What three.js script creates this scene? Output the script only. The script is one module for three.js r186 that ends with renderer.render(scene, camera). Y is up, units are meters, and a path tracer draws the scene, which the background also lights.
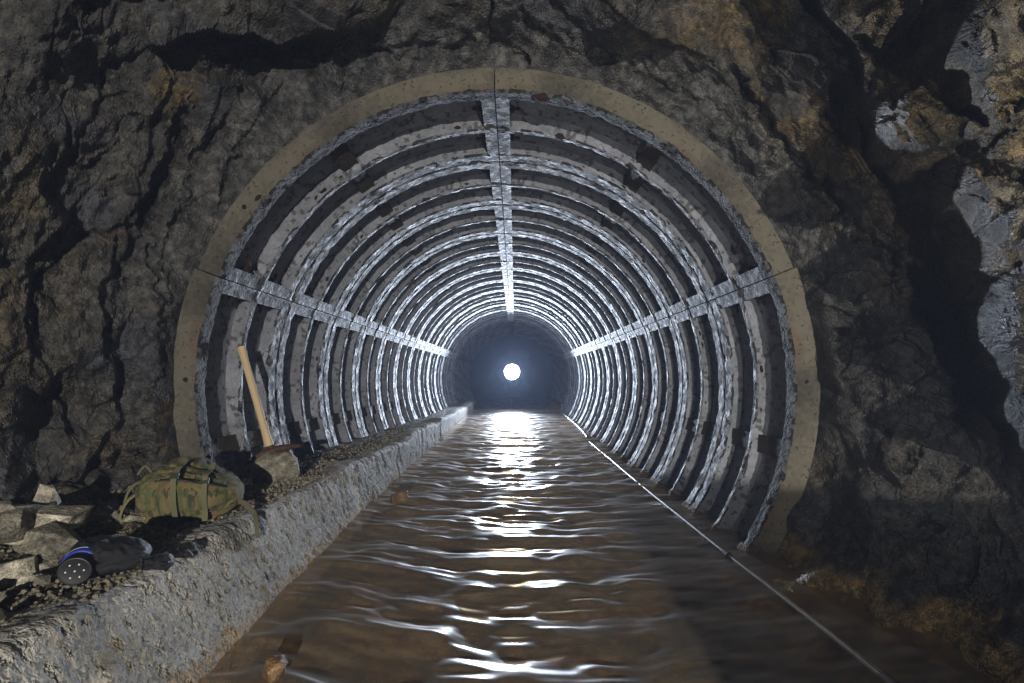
import * as THREE from 'three';
import { mergeGeometries, mergeVertices, toCreasedNormals } from 'three/addons/utils/BufferGeometryUtils.js';
import { ConvexGeometry } from 'three/addons/geometries/ConvexGeometry.js';
import { RectAreaLightUniformsLib } from 'three/addons/lights/RectAreaLightUniformsLib.js';

// ---------------------------------------------------------------- camera, air, exposure
const FOCAL = 480, VX = 512, VY = 376, EYE = 1.23;            // focal length and vanishing point in photo pixels; eye height over the water
const scene = new THREE.Scene();
scene.background = new THREE.Color(0, 0, 0);
scene.fog = new THREE.FogExp2(new THREE.Color(0.55, 0.68, 1.0), 0.0065);
const camera = new THREE.PerspectiveCamera(2 * Math.atan(341.5 / FOCAL) * 180 / Math.PI, 1024 / 683, 0.05, 100);
camera.position.set(0, EYE, 0);
camera.lookAt(0, EYE, -10);
camera.setViewOffset(1024, 683, 0, -(VY - 341.5), 1024, 683);
const renderer = new THREE.WebGLRenderer({ antialias: true });
renderer.toneMapping = THREE.LinearToneMapping;
renderer.toneMappingExposure = 1.0;
renderer.shadowMap.enabled = true;
RectAreaLightUniformsLib.init();

const FAR_LAMP = new THREE.Vector3(0, 1.38, -17.9), FAR_POWER = 750;
const KEY_LAMP = new THREE.Vector3(0.5, 1.7, 5.2), KEY_POWER = 195;
const SIDE_LAMP = new THREE.Vector3(0.95, 1.0, 0.08), SIDE_POWER = 12;
const COOL = new THREE.Color(0.74, 0.84, 1.0), NEUTRAL = new THREE.Color(1.0, 0.95, 0.86);

// ---------------------------------------------------------------- helpers
const clamp = (x, a = 0, b = 1) => Math.min(b, Math.max(a, x));
const smooth = (a, b, x) => { const t = clamp((x - a) / (b - a)); return t * t * (3 - 2 * t); };
const lerp = (a, b, t) => a + (b - a) * t;
function rng(seed) { let s = seed >>> 0; return () => { s = (s + 0x6D2B79F5) >>> 0; let t = s; t = Math.imul(t ^ (t >>> 15), t | 1); t ^= t + Math.imul(t ^ (t >>> 7), t | 61); return ((t ^ (t >>> 14)) >>> 0) / 4294967296; }; }
function hash3(x, y, z) { let h = Math.imul(x, 374761393) + Math.imul(y, 668265263) + Math.imul(z, 2147483647 - 1274126177); h = Math.imul(h ^ (h >>> 13), 1274126177); h ^= h >>> 16; return (h >>> 0) / 4294967296; }
function noise(x, y = 0, z = 0) {                               // value noise, -1 .. 1
  const X = Math.floor(x), Y = Math.floor(y), Z = Math.floor(z), q = (t) => t * t * t * (t * (t * 6 - 15) + 10), u = q(x - X), v = q(y - Y), w = q(z - Z);
  const h = (i, j, k) => hash3(X + i, Y + j, Z + k);
  const a = lerp(lerp(h(0, 0, 0), h(1, 0, 0), u), lerp(h(0, 1, 0), h(1, 1, 0), u), v), b = lerp(lerp(h(0, 0, 1), h(1, 0, 1), u), lerp(h(0, 1, 1), h(1, 1, 1), u), v);
  return lerp(a, b, w) * 2 - 1;
}
function fbm(x, y, z, oct = 4, gain = 0.5) { let s = 0, a = 1, n = 0; for (let i = 0; i < oct; i++) { s += a * noise(x, y, z + i * 17.3); n += a; a *= gain; x *= 2.03; y *= 2.03; z *= 2.03; } return s / n; }
const ridge = (x, y, z, oct = 4) => { let s = 0, a = 1, n = 0; for (let i = 0; i < oct; i++) { s += a * (1 - 2 * Math.abs(noise(x, y, z + i * 9.1))); n += a; a *= 0.5; x *= 2.1; y *= 2.1; z *= 2.1; } return s / n; };
const at = (px, py, d) => new THREE.Vector3((px - VX) / FOCAL * d, EYE + (VY - py) / FOCAL * d, -d);     // the point a photo pixel shows, d metres down the tunnel
const onLevel = (px, py, y) => at(px, py, (EYE - y) * FOCAL / (py - VY));                               // ... on the level surface at height y
const taken = new Map();
function numbered(name) { const n = taken.get(name) ?? 0; taken.set(name, n + 1); return n ? name + '_' + String(n).padStart(3, '0') : name; }
const lit = (o) => { o.castShadow = o.receiveShadow = true; return o; };
function part(name, geometry, material, parent) { const o = lit(new THREE.Mesh(geometry, material)); o.name = name; parent.add(o); return o; }
function tag(o, label, category, group, kind) { o.userData.label = label; if (category) o.userData.category = category; if (group) o.userData.group = group; if (kind) o.userData.kind = kind; return o; }
function thing(name, label, category, group) { const o = new THREE.Group(); o.name = numbered(name); scene.add(o); return tag(o, label, category, group); }
function single(name, geometry, material, label, category, group, kind) { const o = lit(new THREE.Mesh(geometry, material)); o.name = numbered(name); scene.add(o); return tag(o, label, category, group, kind); }
function structure(name, geometry, material, label) { const o = lit(new THREE.Mesh(geometry, material)); o.name = name; o.userData.kind = 'structure'; o.userData.label = label; scene.add(o); return o; }

// ---------------------------------------------------------------- textures (tileable noise on a torus of lattice points)
function tileNoise(n, seed) {
  return (x, y, f) => {                                         // x, y in 0..1, f whole cells per side
    const X = Math.floor(x * f), Y = Math.floor(y * f), q = (t) => t * t * (3 - 2 * t), u = q(x * f - X), v = q(y * f - Y), m = (i) => ((i % f) + f) % f;
    const h = (i, j) => hash3(m(X + i), m(Y + j), seed * 131 + f);
    return lerp(lerp(h(0, 0), h(1, 0), u), lerp(h(0, 1), h(1, 1), u), v);
  };
}
function tileFbm(tn, x, y, f, oct) { let s = 0, a = 1, n = 0; for (let i = 0; i < oct; i++) { s += a * tn(x, y, f); n += a; a *= 0.55; f *= 2; } return s / n; }
function makeTexture(size, fn, srgb) {
  const data = new Uint8Array(size * size * 4);
  for (let j = 0; j < size; j++) for (let i = 0; i < size; i++) { const c = fn(i / size, j / size), o = (j * size + i) * 4; data[o] = clamp(c[0]) * 255; data[o + 1] = clamp(c[1]) * 255; data[o + 2] = clamp(c[2]) * 255; data[o + 3] = 255; }
  const t = new THREE.DataTexture(data, size, size);
  t.wrapS = t.wrapT = THREE.RepeatWrapping; t.magFilter = THREE.LinearFilter; t.minFilter = THREE.LinearMipmapLinearFilter;
  if (srgb) t.colorSpace = THREE.SRGBColorSpace;
  t.needsUpdate = true; return t;
}
const rep = (t, x, y = x) => { const c = t.clone(); c.repeat.set(x, y); c.needsUpdate = true; return c; };
const mix3 = (a, b, t) => [lerp(a[0], b[0], t), lerp(a[1], b[1], t), lerp(a[2], b[2], t)];
const tnA = tileNoise(0, 1), tnB = tileNoise(0, 2), tnC = tileNoise(0, 3), tnD = tileNoise(0, 4);

// cast concrete, brown grey with pores, grain and rusty smears
const concreteMap = makeTexture(512, (x, y) => {
  const big = tileFbm(tnA, x, y, 4, 4), fine = tileFbm(tnB, x, y, 48, 3), pore = tnC(x, y, 90), rust = smooth(0.62, 0.75, tileFbm(tnD, x, y, 3, 4));
  let c = mix3([0.27, 0.26, 0.235], [0.47, 0.45, 0.405], clamp(0.5 + 2.0 * (big - 0.5) + 0.7 * (fine - 0.5)));
  c = mix3(c, [0.45, 0.33, 0.25], rust * 0.55);
  if (pore > 0.86) c = mix3(c, [0.2, 0.19, 0.17], 0.7);
  return c;
}, true);
const concreteBump = makeTexture(512, (x, y) => { const f = 0.5 * tileFbm(tnB, x, y, 48, 3) + 0.4 * tileFbm(tnA, x, y, 10, 4) - (tnC(x, y, 90) > 0.86 ? 0.3 : 0); return [f, f, f]; });
// lime-crusted concrete of the rib undersides: pale scale broken by black patches
const crustMap = makeTexture(512, (x, y) => {
  const big = tileFbm(tnC, x, y, 8, 5), fine = tileFbm(tnD, x, y, 40, 3), spot = smooth(0.53, 0.59, tileFbm(tnB, x, y, 20, 4));
  let c = mix3([0.36, 0.365, 0.385], [0.58, 0.595, 0.63], clamp(0.5 + 1.8 * (big - 0.5) + 0.8 * (fine - 0.5)));
  return mix3(c, [0.13, 0.13, 0.13], spot * 0.9);
}, true);
const crustBump = makeTexture(512, (x, y) => { const f = 0.6 * tileFbm(tnC, x, y, 14, 5) + 0.4 * tileFbm(tnD, x, y, 50, 2); return [f, f, f]; });
const crustRough = makeTexture(256, (x, y) => { const f = 0.5 + 0.4 * tileFbm(tnA, x, y, 12, 4); return [f, f, f]; });
// tunnel concrete between the ribs, cool grey with damp dark blotches
const liningMap = makeTexture(512, (x, y) => {
  const big = tileFbm(tnB, x, y, 6, 4), fine = tileFbm(tnA, x, y, 50, 3), spot = smooth(0.62, 0.7, tileFbm(tnD, x, y, 24, 4)), streak = smooth(0.58, 0.72, tileFbm(tnC, x, y * 0.25, 20, 3));
  let c = mix3([0.52, 0.52, 0.525], [0.72, 0.72, 0.725], clamp(0.5 + 1.5 * (big - 0.5) + 0.7 * (fine - 0.5)));
  c = mix3(c, [0.70, 0.71, 0.72], streak * 0.25);
  return mix3(c, [0.26, 0.24, 0.22], spot * 0.6);
}, true);
// rock grain
const rockMap = makeTexture(1024, (x, y) => {
  const a = tileFbm(tnA, x, y, 12, 6), b = tileFbm(tnB, x, y, 90, 3), sp = tnC(x, y, 256) > 0.95 ? 0.25 : 0, v = clamp(0.72 + 0.75 * (a - 0.5) + 0.5 * (b - 0.5) + sp);
  return [v, v, v];
}, true);
const rockBump = makeTexture(1024, (x, y) => { const r = 1 - 2 * Math.abs(tileFbm(tnC, x, y, 16, 5) - 0.5), f = 0.5 * r + 0.3 * tileFbm(tnA, x, y, 40, 4) + 0.2 * tileFbm(tnD, x, y, 140, 2); return [f, f, f]; });
const rockRough = makeTexture(512, (x, y) => { const w = smooth(0.5, 0.62, tileFbm(tnD, x, y, 6, 5)), f = lerp(0.82, 0.36, w) + 0.15 * (tnA(x, y, 120) - 0.5); return [f, f, f]; });
const gritMap = makeTexture(512, (x, y) => { const a = tileFbm(tnA, x, y, 8, 4), b = tileFbm(tnB, x, y, 60, 3), v = clamp(0.6 + 0.8 * (a - 0.5) + 1.1 * (b - 0.5)); return [v, v * 0.97, v * 0.9]; }, true);
const gritBump = makeTexture(512, (x, y) => { const f = tileFbm(tnB, x, y, 40, 4) * 0.7 + 0.3 * tileFbm(tnC, x, y, 12, 3); return [f, f, f]; });
// render coat of the kerb: trowelled, lumpy
const kerbMap = makeTexture(1024, (x, y) => {
  const big = tileFbm(tnD, x, y, 5, 5), fine = tileFbm(tnA, x, y, 70, 3), pit = smooth(0.6, 0.7, tileFbm(tnC, x, y, 60, 2)), och = smooth(0.6, 0.72, tileFbm(tnB, x, y, 5, 5));
  let c = mix3([0.74, 0.725, 0.685], [1.0, 0.985, 0.95], clamp(0.5 + 1.3 * (big - 0.5) + 0.8 * (fine - 0.5)));
  c = mix3(c, [0.72, 0.65, 0.50], och * 0.5);
  return mix3(c, [0.32, 0.31, 0.29], pit * 0.35);
}, true);
const kerbBump = makeTexture(1024, (x, y) => { const l = tileFbm(tnC, x, y, 36, 4), f = 0.6 * smooth(0.35, 0.65, l) + 0.4 * tileFbm(tnB, x, y, 90, 3); return [f, f, f]; });

const M = {
  rock: new THREE.MeshPhysicalMaterial({ name: 'wet rock', vertexColors: true, flatShading: true, map: rep(rockMap, 2.1), bumpMap: rep(rockBump, 2.1), bumpScale: 0.03, roughnessMap: rep(rockRough, 0.6), roughness: 1, specularIntensity: 1 }),
  face: new THREE.MeshStandardMaterial({ name: 'weathered concrete face', color: 0xd2cfc8, map: rep(concreteMap, 0.8), bumpMap: rep(concreteBump, 0.8), bumpScale: 0.006, roughness: 0.85 }),
  lining: new THREE.MeshStandardMaterial({ name: 'damp lining concrete', color: 0xc6cad4, map: rep(liningMap, 0.9), bumpMap: rep(concreteBump, 1), bumpScale: 0.006, roughness: 0.62 }),
  crust: new THREE.MeshStandardMaterial({ name: 'lime crusted wet concrete', map: rep(crustMap, 1.1, 1.1), bumpMap: rep(crustBump, 1.1), bumpScale: 0.006, roughnessMap: rep(crustRough, 2), roughness: 1 }),
  edge: new THREE.MeshStandardMaterial({ name: 'rough dark concrete edge', color: 0xa8a6a4, map: rep(crustMap, 1.6), bumpMap: rep(crustBump, 1.6), bumpScale: 0.012, roughness: 0.8 }),
  stub: new THREE.MeshStandardMaterial({ name: 'stained concrete', color: 0x8d7d6c, map: rep(concreteMap, 1), bumpMap: rep(concreteBump, 1), bumpScale: 0.006, roughness: 0.85 }),  // brown stain; the darker tone also paints in shade cast by the ribs
  ochre: new THREE.MeshStandardMaterial({ name: 'ochre scale', color: 0xa97c46, map: rep(gritMap, 3), bumpMap: rep(gritBump, 3), bumpScale: 0.01, roughness: 0.8 }),
  hole: new THREE.MeshStandardMaterial({ name: 'hole shade black', color: 0x0c0b0a, roughness: 0.9 }),  // flat black standing in for the shade inside the form holes
  rust: new THREE.MeshStandardMaterial({ name: 'rust', color: 0x4a2d1f, map: rep(gritMap, 6), bumpMap: rep(gritBump, 6), bumpScale: 0.004, roughness: 0.95 }),
  kerb: new THREE.MeshStandardMaterial({ name: 'rough render', map: rep(kerbMap, 1.1), bumpMap: rep(kerbBump, 1.5), bumpScale: 0.012, roughness: 0.8, vertexColors: true }),
  grit: new THREE.MeshStandardMaterial({ name: 'dark grit', color: 0x857b6c, map: rep(gritMap, 1), bumpMap: rep(gritBump, 1), bumpScale: 0.012, roughness: 0.9 }),
  bed: new THREE.MeshStandardMaterial({ name: 'ochre silt', color: 0x86683f, map: rep(gritMap, 0.4), bumpMap: rep(gritBump, 0.5), bumpScale: 0.02, roughness: 0.95 }),
  water: new THREE.MeshPhysicalMaterial({ name: 'stream water', color: new THREE.Color(0.80, 0.68, 0.50), transmission: 0.9, thickness: 0, ior: 1.333, roughness: 0.31 }),
  stone: new THREE.MeshStandardMaterial({ name: 'pale quarried stone', color: 0xdcd2bd, map: rep(rockMap, 2), bumpMap: rep(rockBump, 2), bumpScale: 0.012, roughness: 0.85 }),
  stoneDark: new THREE.MeshStandardMaterial({ name: 'grey stone', color: 0xaaa390, map: rep(rockMap, 2), bumpMap: rep(rockBump, 2), bumpScale: 0.012, roughness: 0.8 }),
  stoneOchre: new THREE.MeshStandardMaterial({ name: 'ochre stone', color: 0x9c7a50, map: rep(rockMap, 2), bumpMap: rep(rockBump, 2), bumpScale: 0.012, roughness: 0.6 }),
  stoneWet: new THREE.MeshStandardMaterial({ name: 'wet black stone', color: 0x4c4a47, map: rep(rockMap, 2), bumpMap: rep(rockBump, 2), bumpScale: 0.012, roughness: 0.5 }),
  wood: new THREE.MeshStandardMaterial({ name: 'ash wood', color: 0xcdb48e, roughness: 0.6 }),
  steel: new THREE.MeshStandardMaterial({ name: 'rusty steel', color: 0x7a5f4c, map: rep(gritMap, 5), roughness: 0.7, metalness: 0.4 }),
  black: new THREE.MeshStandardMaterial({ name: 'black plastic', color: 0x0a0a0b, roughness: 0.45 }),
  pipe: new THREE.MeshStandardMaterial({ name: 'scaled pipe', color: 0xb5ab98, map: rep(gritMap, 3), roughness: 0.4 }),
};

// ---------------------------------------------------------------- rock of the cavern
// A cavity round the eye: for every direction a distance, set by hand for the big ledges and blocks of the photograph and broken down by joints and grain.
const RCX = 494.5, RCY = 389;                                    // centre of the tunnel ring in the photograph
// distances (metres down the tunnel) of the rock mass
const MASS = [
  [200, 200, 3.42], [300, 90, 3.42], [495, 50, 3.42], [690, 90, 3.42], [800, 200, 3.42], [835, 330, 3.42], [830, 430, 3.4], [800, 520, 3.3], [160, 330, 3.42], [150, 430, 3.42], [160, 500, 3.3],
  [0, 0, 2.45], [0, 150, 2.55], [0, 300, 2.6], [60, 50, 2.65], [60, 150, 2.72], [55, 250, 2.75], [0, 420, 2.65], [0, 500, 2.6], [0, 600, 2.4], [90, 80, 2.85], [100, 200, 2.95], [90, 330, 2.95], [70, 430, 3.0], [60, 480, 3.0], [120, 470, 3.2], [-60, 500, 2.4],
  [200, 10, 2.75], [350, 0, 2.75], [500, 0, 2.95], [620, 10, 2.9], [720, 40, 3.1], [800, 100, 3.05],
  [860, 40, 2.5], [900, 120, 2.1], [1000, 60, 1.75], [1010, 200, 1.8], [1020, 320, 1.8], [1040, 420, 1.8], [860, 260, 3.05], [910, 330, 2.95], [930, 420, 2.85], [980, 480, 2.6], [1024, 560, 2.4],
  [880, 500, 2.85], [830, 585, 2.84], [900, 625, 2.39], [1000, 668, 2.04], [950, 560, 2.5], [1024, 683, 2.0], [900, 683, 2.2],
].map(([x, y, d]) => [x, y, d * Math.hypot(1, (x - VX) / FOCAL, (y - VY) / FOCAL)]).concat([
  [-220, 60, 2.95], [-220, 250, 2.9], [-350, -300, 3.6], [-500, 380, 3.3], [-500, -100, 3.5], [512, -500, 2.9], [0, -400, 3.4], [100, -180, 3.2], [1100, -300, 2.4], [1600, 300, 2.2], [1600, 700, 2.3], [-1600, 300, 3.4], [512, -1800, 2.3], [2900, 400, 3.0], [-2400, 300, 3.2], [512, -3300, 4.6], [3900, 380, 6.5], [-3000, 380, 6.0],
  [512, 1400, 3.4], [512, 2600, 3.6], [512, 3900, 6.5], [-400, 900, 2.9], [1300, 1000, 2.6],
]);
for (let k = 0; k < 40; k++) { const a = k / 40 * 2 * Math.PI, x = RCX + 322 * Math.cos(a), y = RCY - 322 * Math.sin(a); if (y < 560) MASS.push([x, y, 3.44 * Math.hypot(1, (x - VX) / FOCAL, (y - VY) / FOCAL)]); }
function massDistance(x, y) {
  let s = 0, n = 0;
  for (const [a, b, r] of MASS) { const q = (x - a) ** 2 + (y - b) ** 2 + 120, w = 1 / (q * Math.sqrt(q)); s += w * r; n += w; }
  return s / n;
}
// blocks: photo place, how far they stand out (m), slope of their face across and down (m per 100 px), lie of the long side (degrees), slenderness
const BLOCKS = [
  [25, 55, .10, -.10, -.04, 75, 1.8], [30, 150, .14, -.12, .02, 60, 1.6], [28, 225, .20, -.05, -.1, 20, 1.5], [75, 35, .08, .0, .0, 80, 1.8], [120, 20, .08, -.05, .1, 70, 1.3],
  [135, 85, .08, -.08, .08, 60, 1.5], [98, 120, .02, .04, 0, 65, 2.2], [120, 150, .03, .1, 0, 70, 1.8], [80, 170, -.02, .04, .05, 60, 1.8], [110, 200, .0, .12, -.08, 40, 1.3],
  [170, 130, -.02, .1, .05, 68, 3], [195, 140, .06, .14, 0, 66, 3], [225, 120, .04, .1, 0, 62, 2.6], [170, 200, .0, .12, 0, 72, 2.4], [150, 235, -.05, .1, .0, 50, 1.5],
  [175, 15, .16, .0, .22, 0, 1.7], [225, 20, .30, .0, .35, 10, 1.8], [290, 28, .30, .05, .35, -15, 2.2], [345, 8, .22, 0, .2, -20, 2], [260, 72, -.28, .02, -.1, -10, 3.2], [215, 62, -.2, 0, 0, -20, 2],
  [330, 58, -.14, .05, .1, -25, 2], [395, 30, .10, .02, .25, -5, 1.4], [440, 25, .20, .0, .3, 8, 1.6], [490, 15, .05, .1, .2, 40, 1.6], [420, 60, .0, 0, .1, 0, 2], [372, 48, .02, .05, .15, 60, 1.4],
  [70, 260, -.04, .05, .05, 25, 1.8], [110, 250, .06, .08, .05, 60, 1.3], [55, 330, .0, -.05, .05, 80, 2.4], [20, 310, .12, -.08, 0, 85, 2], [90, 320, .10, .1, .04, 78, 2], [128, 300, .02, .12, .05, 80, 2.6],
  [100, 385, .12, .1, -.1, 70, 1.6], [60, 400, -.02, .05, .1, 50, 1.6], [25, 390, .1, -.08, .05, 60, 1.8], [140, 380, -.03, .14, 0, 82, 2.6], [90, 430, .02, .1, .15, 35, 2.4], [40, 455, .08, .05, .1, 25, 2.4], [125, 445, -.05, .1, .1, 40, 1.6], [140, 330, .04, .14, 0, 85, 2.4],
  [560, 30, .04, .0, .2, -35, 1.8], [600, 20, .14, .05, .25, -30, 1.5], [648, 5, .2, .05, .3, -35, 1.8], [640, 60, .05, .0, .12, -38, 2.4], [690, 70, .0, -.05, .15, -35, 1.6], [720, 100, .02, -.05, .05, -45, 2], [700, 20, .0, .05, .2, -35, 2],
  [745, 55, -.08, .0, .1, -48, 2.6], [785, 30, -.40, .0, 0, -35, 2.6], [765, 115, .06, .1, -.08, -55, 3], [800, 90, .08, .12, -.06, -52, 2.4], [775, 160, -.02, .1, -.05, -55, 3.2], [815, 150, .08, .12, -.05, -56, 2.6], [850, 215, .04, .12, 0, -58, 3], [845, 110, -.30, 0, 0, -55, 3], [875, 190, -.28, 0, 0, -58, 3],
  [890, 20, .06, -.1, .1, 15, 1.8], [850, 5, .02, -.1, .2, 20, 1.5], [935, 25, -.12, .1, .0, 55, 2.6], [985, 50, .16, -.12, .12, 30, 1.5], [1000, 100, .12, -.1, .15, 25, 1.7], [890, 85, -.02, .0, .05, 70, 1.5], [890, 135, .06, -.12, .05, 45, 1.5], [930, 105, .10, -.08, .12, 25, 1.5], [948, 130, .12, -.06, .15, 20, 1.7], [915, 160, .06, -.14, .1, 50, 1.4],
  [940, 180, .04, -.15, .05, 55, 1.2], [905, 200, -.12, -.2, 0, 60, 2.2], [990, 160, -.06, .05, -.1, 30, 3], [965, 205, .10, -.1, .12, 28, 1.8], [1010, 190, -.02, 0, .1, -25, 2], [985, 262, .16, -.12, .16, 20, 1.7], [1015, 235, .12, 0, .2, 20, 1.5], [960, 295, .05, -.15, .1, 30, 2.2], [995, 320, .06, -.12, .14, 18, 2], [1012, 355, .10, -.12, .1, 15, 1.8], [1020, 400, .06, -.1, .05, 20, 1.5], [1045, 470, .1, -.1, .05, 70, 1.6],
  [840, 255, .02, .1, .05, -30, 1.6], [855, 285, .10, .08, .12, 35, 1.4], [815, 265, -.03, .05, 0, 10, 1.2], [895, 290, .04, .1, .05, 60, 1.8], [925, 300, -.25, .05, 0, -60, 3], [955, 370, -.2, 0, 0, -60, 3], [880, 255, -.1, .05, 0, -50, 2.5],
  [828, 350, .08, .1, .1, 10, 1.1], [862, 365, .16, .1, .1, 40, 1.2], [850, 395, .06, .1, .06, 50, 1.4], [885, 400, .05, .1, .06, 65, 1.8], [910, 365, .0, .1, 0, 40, 1.5], [925, 410, .06, .1, .05, 30, 1.5], [940, 450, .06, .06, .08, 20, 1.5], [900, 450, .1, .08, .1, 70, 1.4], [860, 440, .03, .08, .08, 60, 1.5], [830, 470, .0, .05, .05, 80, 1.4], [975, 430, -.06, .05, .0, 60, 2],
  [870, 500, .08, .05, .12, 30, 1.3], [915, 500, .12, .06, .1, 50, 1.4], [965, 510, .1, .0, .1, 40, 1.4], [1005, 500, .05, -.05, .1, 60, 1.5], [820, 530, .05, .05, .16, -35, 2], [860, 555, .08, .03, .2, -35, 2.4], [910, 560, .08, .0, .16, -40, 1.6], [955, 560, .14, .0, .12, 60, 1.3], [1000, 580, .1, -.05, .15, 50, 1.4], [960, 620, .04, 0, .15, -30, 1.6], [1010, 640, .05, 0, .15, -30, 1.6],
].map(([x, y, h, gx, gy, a, e]) => ({ x, y, h, gx: gx / 100, gy: gy / 100, c: Math.cos(a * Math.PI / 180), s: -Math.sin(a * Math.PI / 180), e: 1 / e }));
function blockHeight(x, y) {
  let f1 = 1e9, f2 = 1e9, b1, b2;
  for (const b of BLOCKS) {
    const dx = x - b.x, dy = y - b.y, u = (dx * b.c + dy * b.s) * b.e, v = -dx * b.s + dy * b.c, f = Math.hypot(u, v);
    if (f < f1) { f2 = f1; b2 = b1; f1 = f; b1 = b; } else if (f < f2) { f2 = f; b2 = b; }
  }
  const h = (b) => b.h + b.gx * (x - b.x) + b.gy * (y - b.y), far = smooth(160, 80, f1), edge = f2 - f1;
  const h1 = clamp(h(b1), -.6, .6), h2 = clamp(h(b2), -.6, .6), t = 0.5 + 0.5 * smooth(0, 5, edge);
  return (lerp(h2, h1, t) - 0.03 * Math.exp(-edge * edge / 8)) * far;
}
// a smooth relief cut into flat facets: every point takes the tangent plane of the nearest seed
function facets(x, y, cell, wave, seed, angle, stretch) {
  const c = Math.cos(angle), s = Math.sin(angle), u = (x * c + y * s) / (cell * stretch), v = (-x * s + y * c) / cell, U = Math.floor(u), V = Math.floor(v), k = cell / wave;
  let f1 = 99, f2 = 99, a1 = 0, b1 = 0, a2 = 0, b2 = 0;
  for (let i = -1; i < 2; i++) for (let j = -1; j < 2; j++) {
    const a = U + i + 0.1 + 0.8 * hash3(U + i, V + j, seed), b = V + j + 0.1 + 0.8 * hash3(U + i, V + j, seed + 1), f = Math.hypot(u - a, v - b);
    if (f < f1) { f2 = f1; a2 = a1; b2 = b1; f1 = f; a1 = a; b1 = b; } else if (f < f2) { f2 = f; a2 = a; b2 = b; }
  }
  const plane = (a, b) => { const n = noise(a * k, b * k, seed), e = 0.15; return n + (noise((a + e) * k, b * k, seed) - n) / e * (u - a) + (noise(a * k, (b + e) * k, seed) - n) / e * (v - b); };
  const t = 0.5 + 0.5 * smooth(0, 0.07, f2 - f1), h = plane(a1, b1);
  return t >= 1 ? h : lerp(plane(a2, b2), h, t);
}
// long open joints of the photograph: a line, its depth (m) and half width (px)
const CRACKS = [
  [[[203, 62], [192, 98], [172, 140], [160, 185], [142, 228]], .22, 6], [[[142, 228], [95, 232], [60, 250], [34, 285], [30, 330]], .10, 5], [[[108, 62], [92, 120], [66, 165], [54, 200]], .08, 4], [[[246, 88], [222, 128], [196, 152], [186, 205], [170, 240]], .10, 3.5], [[[275, 95], [250, 128], [230, 165], [222, 205]], .08, 3],
  [[[54, 160], [90, 168], [120, 140], [175, 108]], .09, 3], [[[88, 0], [82, 30]], .12, 5], [[[118, 235], [120, 280], [112, 330]], .1, 4], [[[30, 330], [36, 370], [60, 395], [80, 440]], .1, 4], [[[150, 250], [168, 300], [162, 360]], .12, 5], [[[140, 455], [90, 470], [50, 490]], .15, 7],
  [[[200, 66], [250, 60], [300, 58], [335, 66]], .3, 12], [[[330, 60], [380, 55], [420, 58], [470, 44]], .1, 4], [[[520, 12], [545, 34], [600, 52], [660, 88], [700, 100]], .12, 5], [[[735, 78], [762, 118], [800, 170], [850, 222], [905, 275]], .25, 8], [[[700, 84], [733, 82]], .12, 4], [[[775, 55], [812, 100], [850, 150]], .16, 6],
  [[[862, 45], [905, 75], [940, 105], [985, 118], [1024, 100]], .22, 6], [[[905, 55], [935, 20], [960, 0]], .16, 6], [[[903, 105], [918, 122], [938, 150], [975, 158], [1024, 118]], .12, 4.5], [[[975, 160], [1000, 175], [1024, 180]], .2, 8], [[[932, 165], [955, 185], [1005, 205], [1024, 196]], .08, 3.5], [[[945, 285], [975, 283], [1024, 268]], .1, 4], [[[950, 305], [985, 300], [1024, 282]], .08, 3],
  [[[820, 285], [850, 300], [885, 280], [905, 300]], .1, 4], [[[840, 330], [870, 345], [900, 335], [930, 370]], .1, 4], [[[880, 385], [870, 420], [900, 440], [950, 430]], .1, 4], [[[905, 470], [925, 440], [960, 470]], .09, 4], [[[940, 530], [900, 540], [880, 520]], .08, 4], [[[980, 540], [965, 600], [990, 640]], .08, 4],
].map(([l, d, w]) => ({ l, d, w }));
function crackDepth(x, y) {
  let s = 0, lip = 0;
  for (const { l, d, w } of CRACKS) for (let i = 1; i < l.length; i++) {
    const [ax, ay] = l[i - 1], [bx, by] = l[i], ex = bx - ax, ey = by - ay, t = clamp(((x - ax) * ex + (y - ay) * ey) / (ex * ex + ey * ey)), q = Math.hypot(x - ax - t * ex, y - ay - t * ey);
    const side = (x - ax) * ey - (y - ay) * ex;                       // one lip stands proud of the other
    if (q < w * 2) s = Math.max(s, d * (0.55 + 0.6 * noise(x / 22, y / 22, 40)) * (1 - smooth(w * 0.35, w * 1.5, q)));
    if (q < 60) lip = Math.max(lip, Math.sign(side) * -0.3 * d * smooth(60, 0, q));
  }
  return s - lip;
}
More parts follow.
